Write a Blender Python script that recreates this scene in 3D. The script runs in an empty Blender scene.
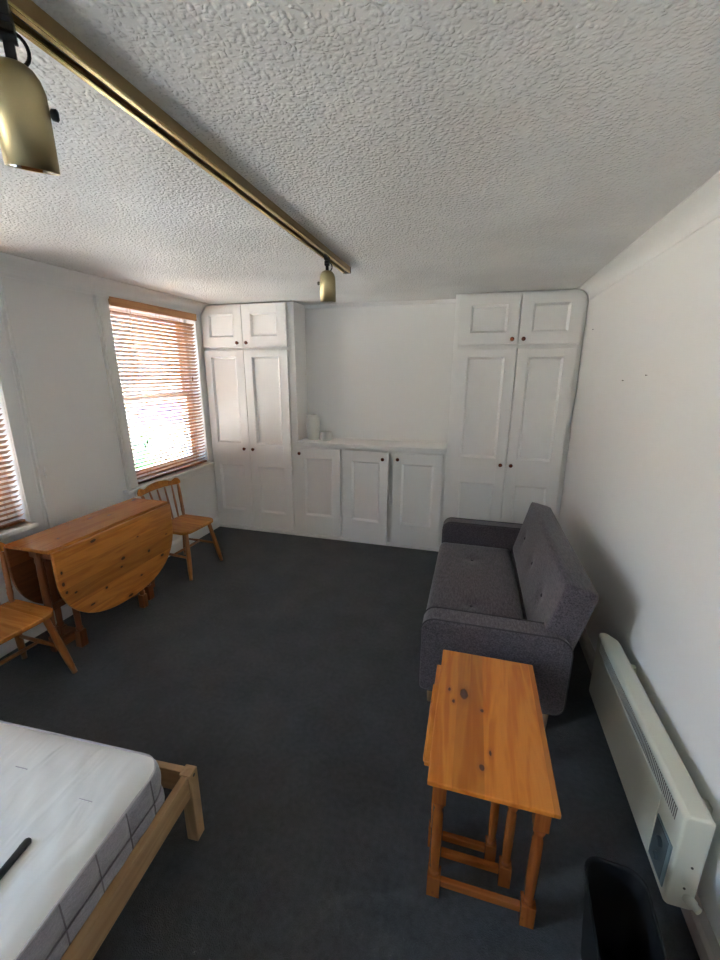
import bpy, bmesh, math, random
from mathutils import Vector, Matrix, noise
random.seed(7)
PI = math.pi
scn = bpy.context.scene
COL = scn.collection

# ------------------------------------------------------------------ materials
def newmat(name):
    m = bpy.data.materials.new(name); m.use_nodes = True
    nt = m.node_tree; b = nt.nodes['Principled BSDF']
    return m, nt, b
def N(nt, t, **kw):
    n = nt.nodes.new(t)
    for k, v in kw.items(): setattr(n, k, v)
    return n
def L(nt, a, b): nt.links.new(a, b)
def plain(name, col, rough=.5, metal=0, bump=0, bscale=200, coat=0, var=0, spec=None):
    m, nt, b = newmat(name)
    b.inputs['Base Color'].default_value = (*col, 1)
    b.inputs['Roughness'].default_value = rough
    b.inputs['Metallic'].default_value = metal
    if spec is not None: b.inputs['Specular IOR Level'].default_value = spec
    if coat: b.inputs['Coat Weight'].default_value = coat; b.inputs['Coat Roughness'].default_value = .15
    tc = N(nt, 'ShaderNodeTexCoord')
    if bump:
        n = N(nt, 'ShaderNodeTexNoise'); n.inputs['Scale'].default_value = bscale; n.inputs['Detail'].default_value = 3
        L(nt, tc.outputs['Object'], n.inputs['Vector'])
        bp = N(nt, 'ShaderNodeBump'); bp.inputs['Strength'].default_value = bump; bp.inputs['Distance'].default_value = .003
        L(nt, n.outputs['Fac'], bp.inputs['Height']); L(nt, bp.outputs['Normal'], b.inputs['Normal'])
    if var:
        n = N(nt, 'ShaderNodeTexNoise'); n.inputs['Scale'].default_value = 2.2; n.inputs['Detail'].default_value = 4
        L(nt, tc.outputs['Object'], n.inputs['Vector'])
        r = N(nt, 'ShaderNodeMapRange'); r.inputs['To Min'].default_value = 1 - var; r.inputs['To Max'].default_value = 1 + var
        L(nt, n.outputs['Fac'], r.inputs['Value'])
        mx = N(nt, 'ShaderNodeVectorMath', operation='SCALE'); mx.inputs[0].default_value = col
        L(nt, r.outputs['Result'], mx.inputs['Scale']); L(nt, mx.outputs['Vector'], b.inputs['Base Color'])
    return m

def pine(name, light, dark, axis='y', plank=.09, pdir='x', rough=.32, knots=.5, off=(0, 0, 0), kscale=1.0, klist=()):
    """pine: grain runs along axis, glued planks lie side by side along pdir"""
    m, nt, b = newmat(name)
    tc = N(nt, 'ShaderNodeTexCoord')
    mp = N(nt, 'ShaderNodeMapping'); mp.inputs['Location'].default_value = off
    L(nt, tc.outputs['Object'], mp.inputs['Vector'])
    sep = N(nt, 'ShaderNodeSeparateXYZ'); L(nt, mp.outputs['Vector'], sep.inputs['Vector'])
    # plank id
    dv = N(nt, 'ShaderNodeMath', operation='DIVIDE'); dv.inputs[1].default_value = plank
    L(nt, sep.outputs[pdir.upper()], dv.inputs[0])
    fl = N(nt, 'ShaderNodeMath', operation='FLOOR'); L(nt, dv.outputs[0], fl.inputs[0])
    wn = N(nt, 'ShaderNodeTexWhiteNoise', noise_dimensions='1D'); L(nt, fl.outputs[0], wn.inputs['W'])
    # stretched coordinates, shifted per plank
    sc = N(nt, 'ShaderNodeMapping')
    s = {'x': (1.6, 16, 16), 'y': (16, 1.6, 16), 'z': (16, 16, 1.6)}[axis]
    sc.inputs['Scale'].default_value = s
    L(nt, mp.outputs['Vector'], sc.inputs['Vector'])
    ad = N(nt, 'ShaderNodeVectorMath', operation='MULTIPLY_ADD'); ad.inputs[1].default_value = (7, 7, 7)
    L(nt, wn.outputs['Color'], ad.inputs[0]); L(nt, sc.outputs['Vector'], ad.inputs[2])
    n1 = N(nt, 'ShaderNodeTexNoise'); n1.inputs['Scale'].default_value = 1.1; n1.inputs['Detail'].default_value = 3; n1.inputs['Distortion'].default_value = .6
    L(nt, ad.outputs[0], n1.inputs['Vector'])
    ml = N(nt, 'ShaderNodeMath', operation='MULTIPLY'); ml.inputs[1].default_value = 22; L(nt, n1.outputs['Fac'], ml.inputs[0])
    sn = N(nt, 'ShaderNodeMath', operation='SINE'); L(nt, ml.outputs[0], sn.inputs[0])
    mr = N(nt, 'ShaderNodeMapRange'); mr.inputs['From Min'].default_value = -1; mr.inputs['From Max'].default_value = 1; mr.inputs['To Max'].default_value = .65
    L(nt, sn.outputs[0], mr.inputs['Value'])
    n2 = N(nt, 'ShaderNodeTexNoise'); n2.inputs['Scale'].default_value = 6; n2.inputs['Detail'].default_value = 4
    L(nt, ad.outputs[0], n2.inputs['Vector'])
    a2 = N(nt, 'ShaderNodeMath', operation='MULTIPLY_ADD'); a2.inputs[1].default_value = .55; L(nt, n2.outputs['Fac'], a2.inputs[0]); L(nt, mr.outputs['Result'], a2.inputs[2])
    mix = N(nt, 'ShaderNodeMix', data_type='RGBA'); mix.inputs['A'].default_value = (*light, 1); mix.inputs['B'].default_value = (*dark, 1)
    L(nt, a2.outputs[0], mix.inputs['Factor'])
    # per plank tone
    pr = N(nt, 'ShaderNodeMapRange'); pr.inputs['To Min'].default_value = .76; pr.inputs['To Max'].default_value = 1.16
    L(nt, wn.outputs['Value'], pr.inputs['Value'])
    vs = N(nt, 'ShaderNodeVectorMath', operation='SCALE'); L(nt, mix.outputs['Result'], vs.inputs[0]); L(nt, pr.outputs['Result'], vs.inputs['Scale'])
    out = vs.outputs['Vector']
    if knots:
        km = N(nt, 'ShaderNodeMapping')
        km.inputs['Scale'].default_value = tuple(kscale * v for v in {'x': (4.5, 9, 9), 'y': (9, 4.5, 9), 'z': (9, 9, 4.5)}[axis])
        L(nt, mp.outputs['Vector'], km.inputs['Vector'])
        vo = N(nt, 'ShaderNodeTexVoronoi', voronoi_dimensions='2D')
        # the two in-plane axes
        sp = N(nt, 'ShaderNodeSeparateXYZ'); L(nt, km.outputs['Vector'], sp.inputs[0])
        cb = N(nt, 'ShaderNodeCombineXYZ'); L(nt, sp.outputs[axis.upper()], cb.inputs['X']); L(nt, sp.outputs[pdir.upper()], cb.inputs['Y'])
        L(nt, cb.outputs[0], vo.inputs['Vector']); vo.inputs['Scale'].default_value = 1
        sc2 = N(nt, 'ShaderNodeSeparateColor'); L(nt, vo.outputs['Color'], sc2.inputs[0])
        rad = N(nt, 'ShaderNodeMapRange'); rad.inputs['From Min'].default_value = 1 - knots; rad.inputs['From Max'].default_value = 1
        rad.inputs['To Min'].default_value = 0.0; rad.inputs['To Max'].default_value = .15
        L(nt, sc2.outputs['Red'], rad.inputs['Value'])
        sub = N(nt, 'ShaderNodeMath', operation='SUBTRACT'); L(nt, rad.outputs['Result'], sub.inputs[0]); L(nt, vo.outputs['Distance'], sub.inputs[1])
        mk = N(nt, 'ShaderNodeMapRange'); mk.inputs['From Min'].default_value = -.06; mk.inputs['From Max'].default_value = .035
        L(nt, sub.outputs[0], mk.inputs['Value'])
        pw = N(nt, 'ShaderNodeMath', operation='POWER'); pw.inputs[1].default_value = 1.6; L(nt, mk.outputs['Result'], pw.inputs[0])
        mx = N(nt, 'ShaderNodeMix', data_type='RGBA'); L(nt, pw.outputs[0], mx.inputs['Factor']); L(nt, out, mx.inputs['A'])
        mx.inputs['B'].default_value = (.085, .022, .010, 1); out = mx.outputs['Result']
    s0 = N(nt, 'ShaderNodeSeparateXYZ'); L(nt, tc.outputs['Object'], s0.inputs[0])
    if klist:
        kc = N(nt, 'ShaderNodeCombineXYZ'); L(nt, s0.outputs[axis.upper()], kc.inputs['X']); L(nt, s0.outputs[pdir.upper()], kc.inputs['Y'])
        kn = N(nt, 'ShaderNodeTexNoise'); kn.inputs['Scale'].default_value = 45; L(nt, tc.outputs['Object'], kn.inputs['Vector'])
        kw = N(nt, 'ShaderNodeVectorMath', operation='MULTIPLY_ADD'); kw.inputs[1].default_value = (.008, .008, 0)
        L(nt, kn.outputs['Color'], kw.inputs[0]); L(nt, kc.outputs[0], kw.inputs[2])
        acc = None
        for (u, v, ru, rv) in klist:
            km = N(nt, 'ShaderNodeMapping'); km.inputs['Location'].default_value = (-(u + .004) / ru, -(v + .004) / rv, 0); km.inputs['Scale'].default_value = (1 / ru, 1 / rv, 0)
            L(nt, kw.outputs[0], km.inputs['Vector'])
            ln = N(nt, 'ShaderNodeVectorMath', operation='LENGTH'); L(nt, km.outputs[0], ln.inputs[0])
            if acc is None: acc = ln.outputs['Value']
            else:
                mn = N(nt, 'ShaderNodeMath', operation='MINIMUM'); L(nt, acc, mn.inputs[0]); L(nt, ln.outputs['Value'], mn.inputs[1]); acc = mn.outputs[0]
        for lo, hi, top, colr in ((3.0, 1.0, .45, (.30, .09, .02, 1)), (1.15, .8, 1.0, (.07, .02, .010, 1))):
            mk = N(nt, 'ShaderNodeMapRange', interpolation_type='SMOOTHSTEP'); mk.inputs['From Min'].default_value = lo; mk.inputs['From Max'].default_value = hi; mk.inputs['To Max'].default_value = top
            L(nt, acc, mk.inputs['Value'])
            mx = N(nt, 'ShaderNodeMix', data_type='RGBA'); L(nt, mk.outputs['Result'], mx.inputs['Factor']); L(nt, out, mx.inputs['A']); mx.inputs['B'].default_value = colr; out = mx.outputs['Result']
    L(nt, out, b.inputs['Base Color'])
    b.inputs['Roughness'].default_value = rough
    b.inputs['Coat Weight'].default_value = .25; b.inputs['Coat Roughness'].default_value = .25
    bp = N(nt, 'ShaderNodeBump'); bp.inputs['Strength'].default_value = .15; bp.inputs['Distance'].default_value = .001
    L(nt, n2.outputs['Fac'], bp.inputs['Height']); L(nt, bp.outputs['Normal'], b.inputs['Normal'])
    return m

def carpet_mat():
    m, nt, b = newmat('charcoal_carpet')
    tc = N(nt, 'ShaderNodeTexCoord')
    n = N(nt, 'ShaderNodeTexNoise'); n.inputs['Scale'].default_value = 260; n.inputs['Detail'].default_value = 3
    n2 = N(nt, 'ShaderNodeTexNoise'); n2.inputs['Scale'].default_value = 3.5; n2.inputs['Detail'].default_value = 6; n2.inputs['Roughness'].default_value = .65
    n3 = N(nt, 'ShaderNodeTexNoise'); n3.inputs['Scale'].default_value = 45; n3.inputs['Detail'].default_value = 4
    for k in (n, n2, n3): L(nt, tc.outputs['Object'], k.inputs['Vector'])
    r = N(nt, 'ShaderNodeValToRGB'); r.color_ramp.elements[0].position = .3; r.color_ramp.elements[1].position = .75
    r.color_ramp.elements[0].color = (.030, .032, .035, 1); r.color_ramp.elements[1].color = (.092, .096, .101, 1)
    a = N(nt, 'ShaderNodeMath', operation='MULTIPLY_ADD'); a.inputs[1].default_value = .45; L(nt, n2.outputs['Fac'], a.inputs[0])
    s = N(nt, 'ShaderNodeMath', operation='MULTIPLY'); s.inputs[1].default_value = .28; L(nt, n.outputs['Fac'], s.inputs[0])
    s2 = N(nt, 'ShaderNodeMath', operation='MULTIPLY_ADD'); s2.inputs[1].default_value = .32; L(nt, n3.outputs['Fac'], s2.inputs[0]); L(nt, s.outputs[0], s2.inputs[2])
    L(nt, s2.outputs[0], a.inputs[2]); L(nt, a.outputs[0], r.inputs['Fac']); L(nt, r.outputs['Color'], b.inputs['Base Color'])
    b.inputs['Roughness'].default_value = 1; b.inputs['Specular IOR Level'].default_value = .05
    b.inputs['Sheen Weight'].default_value = .15
    bp = N(nt, 'ShaderNodeBump'); bp.inputs['Strength'].default_value = .9; bp.inputs['Distance'].default_value = .004
    L(nt, n.outputs['Fac'], bp.inputs['Height']); L(nt, bp.outputs['Normal'], b.inputs['Normal'])
    return m

def artex_mat():
    m, nt, b = newmat('textured_ceiling_paint')
    b.inputs['Base Color'].default_value = (.73, .73, .715, 1); b.inputs['Roughness'].default_value = .55
    tc = N(nt, 'ShaderNodeTexCoord')
    d = N(nt, 'ShaderNodeTexNoise'); d.inputs['Scale'].default_value = 30; d.inputs['Detail'].default_value = 2
    L(nt, tc.outputs['Object'], d.inputs['Vector'])
    ad = N(nt, 'ShaderNodeVectorMath', operation='MULTIPLY_ADD'); ad.inputs[1].default_value = (.022, .022, .022)
    L(nt, d.outputs['Color'], ad.inputs[0]); L(nt, tc.outputs['Object'], ad.inputs[2])
    v = N(nt, 'ShaderNodeTexVoronoi', feature='SMOOTH_F1'); v.inputs['Scale'].default_value = 80; v.inputs['Smoothness'].default_value = .35
    L(nt, ad.outputs[0], v.inputs['Vector'])
    n = N(nt, 'ShaderNodeTexNoise'); n.inputs['Scale'].default_value = 26; n.inputs['Detail'].default_value = 5
    L(nt, tc.outputs['Object'], n.inputs['Vector'])
    mu = N(nt, 'ShaderNodeMath', operation='MULTIPLY_ADD'); mu.inputs[1].default_value = -1.2
    L(nt, v.outputs['Distance'], mu.inputs[0]); L(nt, n.outputs['Fac'], mu.inputs[2])
    mr = N(nt, 'ShaderNodeMapRange', interpolation_type='SMOOTHSTEP'); mr.inputs['From Min'].default_value = -.35; mr.inputs['From Max'].default_value = .35
    L(nt, mu.outputs[0], mr.inputs['Value'])
    bp = N(nt, 'ShaderNodeBump'); bp.inputs['Strength'].default_value = 1; bp.inputs['Distance'].default_value = .0030
    L(nt, mr.outputs['Result'], bp.inputs['Height']); L(nt, bp.outputs['Normal'], b.inputs['Normal'])
    # age stains with a shape of their own
    s = N(nt, 'ShaderNodeTexNoise'); s.inputs['Scale'].default_value = 1.7; s.inputs['Detail'].default_value = 6
    L(nt, tc.outputs['Object'], s.inputs['Vector'])
    r = N(nt, 'ShaderNodeValToRGB'); r.color_ramp.elements[0].position = .38; r.color_ramp.elements[1].position = .6
    r.color_ramp.elements[0].color = (.62, .62, .605, 1); r.color_ramp.elements[1].color = (.70, .70, .685, 1)
    L(nt, s.outputs['Fac'], r.inputs['Fac']); L(nt, r.outputs['Color'], b.inputs['Base Color'])
    return m

def fabric_mat(name, c0, c1, scale=420):
    m, nt, b = newmat(name)
    tc = N(nt, 'ShaderNodeTexCoord')
    n = N(nt, 'ShaderNodeTexNoise'); n.inputs['Scale'].default_value = scale; n.inputs['Detail'].default_value = 2
    mp = N(nt, 'ShaderNodeMapping'); mp.inputs['Scale'].default_value = (1, .25, 1)
    n3 = N(nt, 'ShaderNodeTexNoise'); n3.inputs['Scale'].default_value = scale * .7; n3.inputs['Detail'].default_value = 3
    L(nt, tc.outputs['Object'], n.inputs['Vector']); L(nt, tc.outputs['Object'], mp.inputs['Vector']); L(nt, mp.outputs[0], n3.inputs['Vector'])
    a = N(nt, 'ShaderNodeMath', operation='ADD'); L(nt, n.outputs['Fac'], a.inputs[0]); L(nt, n3.outputs['Fac'], a.inputs[1])
    r = N(nt, 'ShaderNodeMapRange'); r.inputs['From Min'].default_value = .75; r.inputs['From Max'].default_value = 1.25
    L(nt, a.outputs[0], r.inputs['Value'])
    mx = N(nt, 'ShaderNodeMix', data_type='RGBA'); mx.inputs['A'].default_value = (*c0, 1); mx.inputs['B'].default_value = (*c1, 1)
    L(nt, r.outputs['Result'], mx.inputs['Factor']); L(nt, mx.outputs['Result'], b.inputs['Base Color'])
    b.inputs['Roughness'].default_value = .95; b.inputs['Specular IOR Level'].default_value = .15
    b.inputs['Sheen Weight'].default_value = .3; b.inputs['Sheen Roughness'].default_value = .5
    bp = N(nt, 'ShaderNodeBump'); bp.inputs['Strength'].default_value = .5; bp.inputs['Distance'].default_value = .002
    L(nt, a.outputs[0], bp.inputs['Height']); L(nt, bp.outputs['Normal'], b.inputs['Normal'])
    return m

def mattress_mat():
    m, nt, b = newmat('white_mattress_ticking')
    b.inputs['Base Color'].default_value = (.72, .715, .69, 1); b.inputs['Roughness'].default_value = .75
    b.inputs['Sheen Weight'].default_value = .2
    tc = N(nt, 'ShaderNodeTexCoord')
    mp = N(nt, 'ShaderNodeMapping'); mp.inputs['Rotation'].default_value = (0, 0, math.radians(14)); mp.inputs['Scale'].default_value = (9, 2.4, 5)
    L(nt, tc.outputs['Object'], mp.inputs['Vector'])
    n = N(nt, 'ShaderNodeTexNoise'); n.inputs['Scale'].default_value = 2.0; n.inputs['Detail'].default_value = 2; n.inputs['Distortion'].default_value = .5
    L(nt, mp.outputs[0], n.inputs['Vector'])
    bp = N(nt, 'ShaderNodeBump'); bp.inputs['Strength'].default_value = .6; bp.inputs['Distance'].default_value = .010
    L(nt, n.outputs['Fac'], bp.inputs['Height']); L(nt, bp.outputs['Normal'], b.inputs['Normal'])
    return m

M = {}
M['wall'] = plain('white_wall_paint', (.79, .785, .765), .6, bump=.12, bscale=60, var=.015)
M['ceil'] = artex_mat()
M['carpet'] = carpet_mat()
M['gloss'] = plain('white_gloss_woodwork', (.86, .855, .835), .32, bump=.05, bscale=40, var=.02)
M['trimw'] = plain('white_trim_paint', (.78, .78, .765), .35)
M['pvc'] = plain('white_window_frame', (.82, .83, .84), .3)
M['knob'] = plain('dark_red_wood_knob', (.16, .045, .022), .25, coat=.6)
M['brass'] = plain('antique_brass', (.46, .39, .22), .42, metal=1)
M['brassrail'] = plain('brass_rail', (.62, .46, .20), .26, metal=1)
M['tanrail'] = plain('satin_bronze_rail', (.42, .31, .17), .38, metal=1)
M['black'] = plain('black_plastic', (.012, .012, .014), .4)
M['blackmat'] = plain('black_bin_plastic', (.006, .006, .007), .65, spec=.25)
M['chrome'] = plain('chrome', (.8, .8, .8), .12, metal=1)
M['slat'] = pine('orange_blind_wood', (.50, .22, .06), (.36, .13, .03), 'y', .5, 'x', .35, 0)
M['valance'] = pine('honey_valance_wood', (.50, .25, .08), (.37, .15, .04), 'y', .5, 'x', .4, 0)
M['darkwood'] = pine('dark_rail_wood', (.30, .10, .03), (.2, .06, .02), 'y', .5, 'x', .35, 0)
M['cord'] = plain('tan_cord', (.40, .26, .15), .8)
M['heater'] = plain('cream_enamel', (.66, .655, .55), .3, coat=.3)
M['grille'] = plain('dark_grille_void', (.10, .09, .075), .6)
M['ctrl'] = plain('slate_blue_control_plate', (.09, .12, .135), .35, var=.3)
M['ctrledge'] = plain('pale_blue_plate', (.20, .26, .28), .3)
M['sofa'] = fabric_mat('charcoal_purple_upholstery', (.040, .033, .040), (.122, .105, .118), 190)
M['sofadk'] = plain('upholstery_piping', (.035, .03, .036), .9)
M['ticking'] = mattress_mat()
M['border'] = fabric_mat('grey_mattress_border', (.27, .26, .285), (.36, .35, .38), 300)
M['piping'] = plain('mattress_piping', (.42, .40, .42), .7)
M['seam'] = plain('grey_seam_thread_and_shade', (.19, .18, .20), .9)  # thread grey kept dark to paint the seam shade too
M['taupe'] = plain('taupe_skirting_paint', (.36, .33, .30), .5)
M['ceramic'] = plain('white_speckled_ceramic', (.66, .65, .60), .45, bump=.3, bscale=90)
M['bedpine'] = pine('pale_bed_pine', (.56, .36, .19), (.42, .25, .12), 'y', .3, 'x', .5, .12)
M['bedpinez'] = pine('pale_bed_pine_upright', (.56, .36, .19), (.42, .25, .12), 'z', .3, 'x', .5, .12)
M['bedpinex'] = pine('pale_bed_pine_cross', (.56, .36, .19), (.42, .25, .12), 'x', .3, 'y', .5, .12)
PL, PD = (.64, .225, .028), (.46, .125, .014)
NK = [(1.316, .041, .027, .014), (1.271, .006, .009, .005), (1.254, .104, .008, .006), (1.032, .101, .011, .008), (1.088, .128, .011, .004), (1.326, -.012, .010, .005)]
M['nest_top'] = pine('orange_pine_top', PL, PD, 'y', .0905, 'x', .25, 0, off=(.2, .42, 0), klist=[(y - 1.25, x - .127, a, b) for y, x, a, b in NK])
M['nest_leg'] = pine('orange_pine_upright', (.34, .105, .020), (.23, .058, .011), 'z', .3, 'x', .25, .1)
M['nest_rail'] = pine('orange_pine_rail', (.36, .115, .022), (.25, .065, .012), 'x', .3, 'z', .25, .1)
M['tab_top'] = pine('warm_pine_top', (.60, .25, .055), (.43, .15, .03), 'y', .11, 'x', .22, 0, off=(3, 1, 0), klist=[(.40, -.10, .018, .008), (.006, -.063, .012, .005), (.09, .0, .012, .005), (-.3, .05, .01, .005)])
LK = [(1.705, .700, .020, .009), (1.886, .506, .016, .010), (1.865, .458, .009, .006), (2.096, .465, .012, .010), (2.209, .382, .016, .010), (2.007, .328, .010, .006), (1.739, .38, .009, .008),
      (1.901, .239, .020, .008), (1.55, .455, .010, .006), (1.492, .60, .006, .010), (1.49, .535, .008, .012), (1.500, .48, .008, .009), (1.635, .33, .016, .006), (2.02, .60, .008, .004), (2.27, .52, .008, .004)]
M['tab_leaf'] = pine('warm_pine_leaf', (.66, .27, .055), (.47, .155, .028), 'y', .10, 'z', .28, 0, klist=[(y - 1.905, z, a, b) for y, z, a, b in LK])
M['tab_leg'] = pine('warm_pine_upright', (.27, .095, .03), (.18, .055, .017), 'z', .3, 'x', .3, .1)
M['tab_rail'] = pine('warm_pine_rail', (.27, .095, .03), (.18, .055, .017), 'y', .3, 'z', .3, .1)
M['chair_seat'] = pine('honey_chair_seat', (.68, .30, .065), (.50, .185, .033), 'x', .1, 'y', .25, .12)
M['chair_leg'] = pine('honey_chair_turning', (.46, .175, .045), (.34, .11, .025), 'z', .3, 'x', .28, .05)
M['rust'] = plain('screw_metal', (.10, .09, .08), .5, metal=.6)
M['facade'] = plain('pale_rendered_facade', (.35, .335, .30), .8, var=.08)
M['purple'] = plain('lilac_fascia', (.09, .07, .38), .6)
M['green'] = plain('green_hoarding', (.08, .50, .18), .6)
M['brick'] = plain('orange_brick', (.55, .36, .24), .8, var=.2)
M['road'] = plain('grey_road', (.42, .43, .45), .9, var=.1)
M['carpaint'] = plain('silver_blue_car_paint', (.42, .50, .58), .25, metal=.3, coat=.5)
M['tyre'] = plain('tyre_rubber', (.03, .03, .03), .8)
M['shopglass'] = plain('dark_window_glass', (.10, .13, .16), .08)
def glass_mat():
    m, nt, b = newmat('clear_window_glass')
    out = [n for n in nt.nodes if n.type == 'OUTPUT_MATERIAL'][0]
    tr = N(nt, 'ShaderNodeBsdfTransparent'); tr.inputs['Color'].default_value = (.95, .97, .97, 1)
    gl = N(nt, 'ShaderNodeBsdfGlossy'); gl.inputs['Roughness'].default_value = .02
    mx = N(nt, 'ShaderNodeMixShader'); fr = N(nt, 'ShaderNodeFresnel'); fr.inputs['IOR'].default_value = 1.45
    sc = N(nt, 'ShaderNodeMath', operation='MULTIPLY'); sc.inputs[1].default_value = .7; L(nt, fr.outputs[0], sc.inputs[0])
    L(nt, sc.outputs[0], mx.inputs[0]); L(nt, tr.outputs[0], mx.inputs[1]); L(nt, gl.outputs[0], mx.inputs[2]); L(nt, mx.outputs[0], out.inputs['Surface'])
    return m
M['glass'] = glass_mat()

# ------------------------------------------------------------------ helpers
def bx(bm, x0, x1, y0, y1, z0, z1, mat=None):
    vs = [bm.verts.new(((x0, x1)[i & 1], (y0, y1)[(i >> 1) & 1], (z0, z1)[(i >> 2) & 1])) for i in range(8)]
    for f in ((0, 2, 3, 1), (4, 5, 7, 6), (0, 1, 5, 4), (2, 6, 7, 3), (0, 4, 6, 2), (1, 3, 7, 5)):
        bm.faces.new([vs[i] for i in f])
    if mat is not None: bmesh.ops.transform(bm, matrix=mat, verts=vs)
    return vs
def prism(bm, pts, a, b, axis='y'):
    """extrude a 2D polygon; axis y: pts are (x,z); axis x: (y,z); axis z: (x,y)"""
    def P(p, t): return {'y': (p[0], t, p[1]), 'x': (t, p[0], p[1]), 'z': (p[0], p[1], t)}[axis]
    A = [bm.verts.new(P(p, a)) for p in pts]; B = [bm.verts.new(P(p, b)) for p in pts]
    n = len(pts)
    bm.faces.new(A[::-1]); bm.faces.new(B)
    for i in range(n): bm.faces.new((A[i], A[(i + 1) % n], B[(i + 1) % n], B[i]))
    return A + B
def rrect(x0, x1, y0, y1, r, seg=6, rs=None):
    rs = rs or (r, r, r, r); out = []
    for (cx, cy, a0), rr in zip(((x1, y1, 0), (x0, y1, 90), (x0, y0, 180), (x1, y0, 270)), rs):
        sx = -1 if cx == x1 else 1; sy = -1 if cy == y1 else 1
        for k in range(seg + 1):
            a = math.radians(a0 + 90 * k / seg)
            out.append((cx + sx * rr + rr * math.cos(a), cy + sy * rr + rr * math.sin(a)))
    return out
def lathe(bm, prof, p0, p1=None, seg=16, cap=True):
    """profile (r,t): t in metres along z from p0, or 0..1 from p0 to p1"""
    p0 = Vector(p0)
    if p1 is None: ax = Vector((0, 0, 1)); ln = 1
    else: ax = Vector(p1) - p0; ln = ax.length; ax.normalize()
    u = ax.orthogonal().normalized(); v = ax.cross(u)
    rings = []
    for r, t in prof:
        c = p0 + ax * (t * ln)
        rings.append([bm.verts.new(c + (u * math.cos(2 * PI * k / seg) + v * math.sin(2 * PI * k / seg)) * max(r, 1e-4)) for k in range(seg)])
    for A, B in zip(rings, rings[1:]):
        for k in range(seg):
            f = bm.faces.new((A[k], A[(k + 1) % seg], B[(k + 1) % seg], B[k])); f.smooth = True
    if cap: bm.faces.new(rings[0][::-1]); bm.faces.new(rings[-1])
def tube(bm, pts, r, seg=8, closed=False):
    pts = [Vector(p) for p in pts]; n = len(pts); rings = []
    for i, p in enumerate(pts):
        if closed: t = (pts[(i + 1) % n] - pts[i - 1]).normalized()
        else: t = (pts[min(i + 1, n - 1)] - pts[max(i - 1, 0)]).normalized()
        u = t.cross(Vector((0, 0, 1)))
        if u.length < .05: u = t.cross(Vector((1, 0, 0)))
        u.normalize(); v = t.cross(u)
        rr = r[i] if isinstance(r, (list, tuple)) else r
        rings.append([bm.verts.new(p + (u * math.cos(2 * PI * k / seg) + v * math.sin(2 * PI * k / seg)) * rr) for k in range(seg)])
    for i in range(n if closed else n - 1):
        A, B = rings[i], rings[(i + 1) % n]
        for k in range(seg):
            f = bm.faces.new((A[k], A[(k + 1) % seg], B[(k + 1) % seg], B[k])); f.smooth = True
    if not closed: bm.faces.new(rings[0][::-1]); bm.faces.new(rings[-1])
def obj(name, bm, mat, parent=None, bevel=0, seg=2, smooth=False, label=None, subsurf=0):
    bmesh.ops.recalc_face_normals(bm, faces=bm.faces)
    me = bpy.data.meshes.new(name); bm.to_mesh(me); bm.free()
    o = bpy.data.objects.new(name, me); COL.objects.link(o)
    me.materials.append(mat)
    if smooth:
        for p in me.polygons: p.use_smooth = True
    if bevel:
        b = o.modifiers.new('bevel', 'BEVEL'); b.width = bevel; b.segments = seg; b.limit_method = 'ANGLE'; b.angle_limit = math.radians(40)
        b.harden_normals = False
    if subsurf:
        s = o.modifiers.new('subsurf', 'SUBSURF'); s.levels = subsurf; s.render_levels = subsurf
    if parent is not None: o.parent = parent
    if label: o['label'] = label
    return o
def thing(name, label, cat, loc=(0, 0, 0), rz=0, group=None):
    o = bpy.data.objects.new(name, None); COL.objects.link(o); o.empty_display_size = .05
    o.location = loc; o.rotation_euler = (0, 0, rz); o['label'] = label; o['category'] = cat
    if group: o['group'] = group
    return o
def tag(o, label, cat, group=None):
    o['label'] = label; o['category'] = cat
    if group: o['group'] = group
    return o
def struct(name, bm, mat, parent=None, bevel=0, **kw):
    o = obj(name, bm, mat, parent, bevel, **kw)
    if parent is None: o['kind'] = 'structure'
    return o
def B(): return bmesh.new()
def dup(root, loc, label=None, group=None, rz=None):
    r = root.copy(); COL.objects.link(r); r.location = loc
    if rz is not None: r.rotation_euler = (0, 0, rz)
    if label: r['label'] = label
    if group: r['group'] = group
    for ch in list(root.children):
        c = ch.copy(); COL.objects.link(c); c.parent = r
        for g in list(ch.children):
            d = g.copy(); COL.objects.link(d); d.parent = c
    return r

# ------------------------------------------------------------------ room shell
XL, XR, YF, YN, YR, ZC = -2.62, .785, 3.655, 3.96, -1.30, 2.268
WY = [(-.98, -.08), (.84, 1.76), (2.605, 3.585)]      # window openings along the left wall; the first is unseen, added for light
WZ0, WZ1 = .735, 2.16
WT = .26                               # outer wall thickness
bm = B(); bx(bm, XL - WT, XR + .15, YR - .15, YN + .15, -.12, 0); struct('floor', bm, M['carpet'])
bm = B(); bx(bm, XL - WT, XR + .15, YR - .15, YN + .15, ZC, ZC + .15); struct('ceiling', bm, M['ceil'])
bm = B(); bx(bm, XR, XR + .15, YR - .15, YN + .15, 0, ZC); struct('wall_right', bm, M['wall'])
bm = B(); bx(bm, XL - WT, XR, YN, YN + .15, 0, ZC); struct('wall_back', bm, M['wall'])
bm = B(); bx(bm, XL - WT, XR, YR - .15, YR, 0, ZC); struct('wall_rear', bm, M['wall'])
bm = B()
ys = [YR] + [v for w in WY for v in w] + [YN]
for i in range(0, 8, 2): bx(bm, XL - WT, XL, ys[i], ys[i + 1], 0, ZC)
for a, b in WY:
    bx(bm, XL - WT, XL, a, b, 0, WZ0); bx(bm, XL - WT, XL, a, b, WZ1, ZC)
struct('wall_left', bm, M['wall'])

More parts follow.
